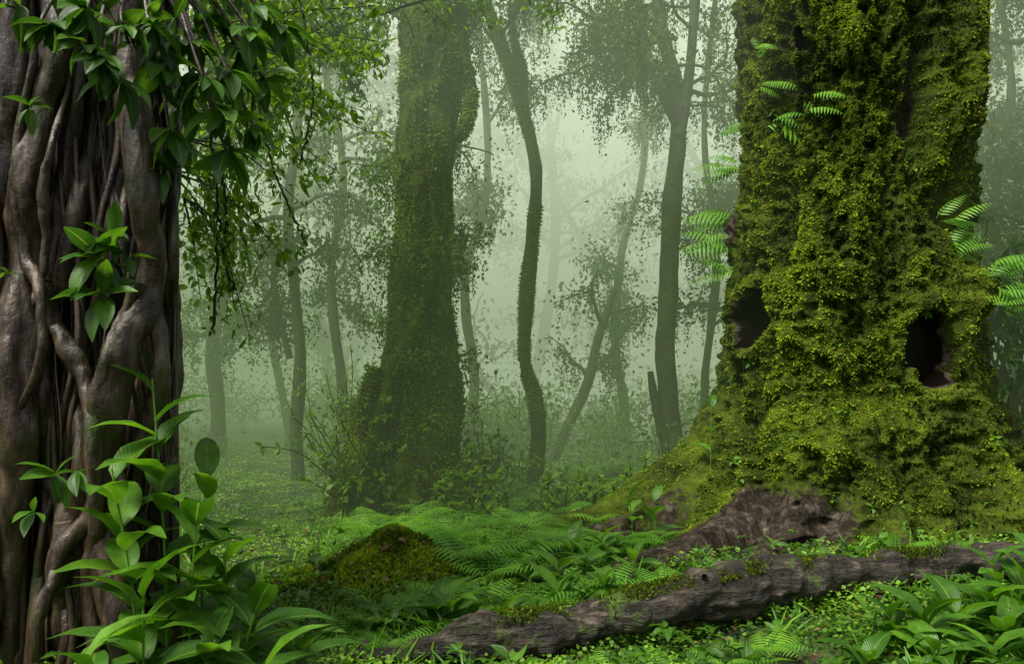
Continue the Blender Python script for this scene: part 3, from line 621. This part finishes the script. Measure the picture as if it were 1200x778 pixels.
b.build('fern_patch', [M_fern])

def ginger(bw, bl, base, h, lean, nl, L, rr=(.1, 1), t=LEAF_L, rad=.009):
    top = np.array(base)+np.array([lean[0], lean[1], h]); mid = (np.array(base)+top)/2+np.array([-lean[0]*.25, 0, 0])
    pa = cr([base, mid, top], 24); tube(bw, pa, np.linspace(rad, rad*.5, 24), 6, 0, .7)
    a = U(0, 6.28)
    for q in range(nl):
        f = .22+.78*(q+.5)/nl; k = min(23, int(f*23)); a += 2.6+rng.normal(0, .35)
        el = .35+.75*f+rng.normal(0, .12)
        d = np.array([math.cos(a)*math.cos(el), math.sin(a)*math.cos(el), math.sin(el)])
        inst(bl, t, pa[k], d, np.array([0, 0, 1.])+rng.normal(0, .15, 3), L*U(.75, 1.15)*(1-.25*abs(f-.5)), U(*rr))
e = empty('ginger_plant'); bw, bl = Buf(), Buf()
def gb(x, y): return [x, y, float(hgt(x, y))-.03]
for (x, y, h, lx, n, L) in [(-1.66, 3.85, 1.65, -.08, 13, .44), (-1.72, 3.7, 1.25, -.12, 10, .5), (-1.5, 3.7, 1.0, .05, 10, .46), (-1.47, 3.95, .85, .08, 9, .42), (-1.62, 3.5, .75, .0, 8, .44), (-1.30, 3.75, .55, .10, 9, .42), (-1.12, 3.9, .34, .1, 9, .38),
                            (-1.4, 3.5, .5, .08, 8, .44), (-1.2, 3.55, .35, .1, 9, .40), (-1.75, 3.4, .5, -.05, 7, .38), (-1.6, 4.1, 1.2, .05, 10, .40), (-1.02, 3.65, .22, .1, 8, .34), (-1.42, 4.2, .6, .06, 8, .34), (-1.9, 3.55, .35, -.1, 6, .34), (-1.78, 3.9, 1.0, -.15, 8, .4)]:
    ginger(bw, bl, gb(x, y), h, (lx, U(-.1, .05)), n, L, (.1, .95))
bw.build('stems', [M_fern], e); bl.build('leaves', [M_leafbig], e)
for nm, lst in [('broadleaf_plant', [(-.35, 5.1, .2, 9, .40), (-.15, 5.0, .16, 9, .36), (-.55, 5.2, .18, 9, .40), (-.02, 5.25, .2, 8, .34), (-.5, 4.95, .12, 8, .3), (-.75, 5.3, .15, 8, .32)]),
                ('broadleaf_plant', [(.35, 6.2, .25, 8, .36), (.6, 6.4, .28, 8, .36), (.15, 6.3, .2, 7, .34), (.8, 6.9, .35, 8, .36), (.5, 6.9, .3, 8, .34), (.95, 6.3, .2, 7, .28), (.3, 5.7, .18, 7, .3), (.7, 5.8, .2, 7, .28)]),
                ('broadleaf_plant', [(2.15, 4.6, .22, 9, .36), (2.4, 4.55, .26, 9, .38), (2.65, 4.7, .28, 9, .38), (2.9, 4.8, .32, 9, .38), (2.3, 4.25, .18, 9, .38), (2.6, 4.3, .22, 9, .38), (1.95, 4.35, .12, 8, .32), (2.85, 4.5, .26, 9, .36), (3.1, 4.9, .36, 9, .36), (1.8, 4.1, .1, 7, .3), (3.1, 5.1, .42, 8, .34), (3.3, 5.0, .5, 8, .36)]),
                ('broadleaf_plant', [(-2.35, 3.7, .3, 8, .25), (-2.2, 3.55, .2, 8, .25), (-2.05, 3.75, .18, 6, .2)]),
                ('broadleaf_plant', [(1.0, 4.35, .1, 7, .2), (.7, 4.2, .08, 7, .18), (1.35, 4.4, .1, 7, .22), (.35, 4.25, .08, 7, .18)]),
                ('broadleaf_plant', [(1.15, 7.6, .55, 6, .3), (1.3, 7.2, .6, 5, .28)]), ('broadleaf_plant', [(2.0, 8.0, 1.45, 5, .32)])]:
    e = empty(nm); bw, bl = Buf(), Buf()
    for (x, y, h, n, L) in lst: ginger(bw, bl, gb(x, y), h, (U(-.08, .08), U(-.1, .05)), n, L, (.15, .9), LEAF_L if L > .3 else LEAF_E, .006)
    bw.build('stems', [M_fern], e); bl.build('leaves', [M_leafbig], e)
b = Buf()
for _ in range(700):
    y = 3.9*(12/3.9)**U(0, 1); x = U(-.5, .7)*y
    if not free(x, y, .1) or not offlog(x, y) or moundf(x, y) > .3: continue
    z = float(hgt(x, y)); h = U(.03, .20); rosette(b, [x, y, z+h], [U(-.3, .3), U(-.3, .2), 1], rng.integers(4, 9), U(.05, .14), LEAF_M if _ % 3 else LEAF_E, (.5, 1.05), droop=0, rr=(.1, .9))
b.build('seedlings', [M_leafbig])
b = Buf(); x, y, z = gpt(1800, 3.5, 10); n = len(x)
inst(b, LEAF_M, np.stack([x, y, z+.03+U(0, .06, n)], -1), rdir(n, 0, .3), rdir(n, 2), U(.04, .09, n), U(0, 1, n))
b.build('leaf_litter', [leafmat('dead_leaf', [(0, (.05, .025, .01)), (.6, (.12, .06, .02)), (1, (.2, .13, .05))], .7, .2)])

# ------------------------------------------------------------------ fog banks (homogeneous, emission stands in for scattered daylight, set brighter higher up)
fe = empty('fog')
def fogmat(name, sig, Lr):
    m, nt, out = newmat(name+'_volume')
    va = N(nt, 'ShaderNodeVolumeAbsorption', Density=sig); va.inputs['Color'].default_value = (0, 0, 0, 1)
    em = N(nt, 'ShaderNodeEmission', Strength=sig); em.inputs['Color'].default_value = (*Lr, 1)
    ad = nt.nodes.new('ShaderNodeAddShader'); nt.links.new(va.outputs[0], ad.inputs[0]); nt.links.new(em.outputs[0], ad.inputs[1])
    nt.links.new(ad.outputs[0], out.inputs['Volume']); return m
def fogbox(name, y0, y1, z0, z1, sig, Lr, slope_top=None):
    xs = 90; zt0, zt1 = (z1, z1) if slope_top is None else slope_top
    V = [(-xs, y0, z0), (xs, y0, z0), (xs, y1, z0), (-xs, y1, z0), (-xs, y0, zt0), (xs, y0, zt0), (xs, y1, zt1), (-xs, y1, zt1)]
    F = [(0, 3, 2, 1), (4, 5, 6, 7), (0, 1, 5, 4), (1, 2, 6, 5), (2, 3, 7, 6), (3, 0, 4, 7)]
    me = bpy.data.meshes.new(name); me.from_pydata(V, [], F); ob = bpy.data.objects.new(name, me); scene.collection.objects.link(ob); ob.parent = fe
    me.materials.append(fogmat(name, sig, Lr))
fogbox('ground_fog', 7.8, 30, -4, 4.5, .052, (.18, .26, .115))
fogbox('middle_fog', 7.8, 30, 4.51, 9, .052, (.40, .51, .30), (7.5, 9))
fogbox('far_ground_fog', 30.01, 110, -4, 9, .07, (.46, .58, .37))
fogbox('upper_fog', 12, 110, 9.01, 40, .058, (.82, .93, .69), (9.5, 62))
bpy.ops.mesh.primitive_uv_sphere_add(segments=32, ring_count=16, location=(4, 32, 10)); o = bpy.context.object; o.name = 'fog_glow'; o.scale = (13, 12, 12); o.parent = fe  # added emissive ellipsoid, paints a brighter glow into the distant fog
o.data.materials.append(fogmat('fog_glow', .04, (1.0, 1.08, .86)))

# ------------------------------------------------------------------ light, world, camera
el, azd = 58, 226
w = bpy.data.worlds.new('World'); scene.world = w; w.use_nodes = True; nt = w.node_tree
sky = nt.nodes.new('ShaderNodeTexSky'); sky.sky_type = 'NISHITA'; sky.sun_disc = False; sky.sun_elevation = math.radians(el); sky.sun_rotation = math.radians(azd)
sky.dust_density = 6; sky.air_density = 1
hs = nt.nodes.new('ShaderNodeHueSaturation'); hs.inputs['Saturation'].default_value = .3; nt.links.new(sky.outputs[0], hs.inputs['Color'])
bg = nt.nodes['Background']; bg.inputs[1].default_value = .15; nt.links.new(hs.outputs[0], bg.inputs[0])
sd = bpy.data.lights.new('sun', 'SUN'); sd.energy = 4.7; sd.angle = math.radians(18); sd.color = (1, .97, .84)
so = bpy.data.objects.new('sun', sd); scene.collection.objects.link(so)
dv = Vector((math.sin(math.radians(azd))*math.cos(math.radians(el)), math.cos(math.radians(azd))*math.cos(math.radians(el)), math.sin(math.radians(el))))
so.rotation_euler = dv.to_track_quat('Z', 'Y').to_euler()
cam = bpy.data.cameras.new('camera'); co = bpy.data.objects.new('camera', cam); scene.collection.objects.link(co)
co.location = (0, 0, 1.5); co.rotation_euler = (math.radians(90), 0, 0); cam.sensor_width = 36; cam.lens = 28; cam.shift_y = .0675; cam.clip_end = 500
scene.camera = co
scene.view_settings.view_transform = 'Standard'; scene.view_settings.look = 'None'; scene.view_settings.exposure = 0
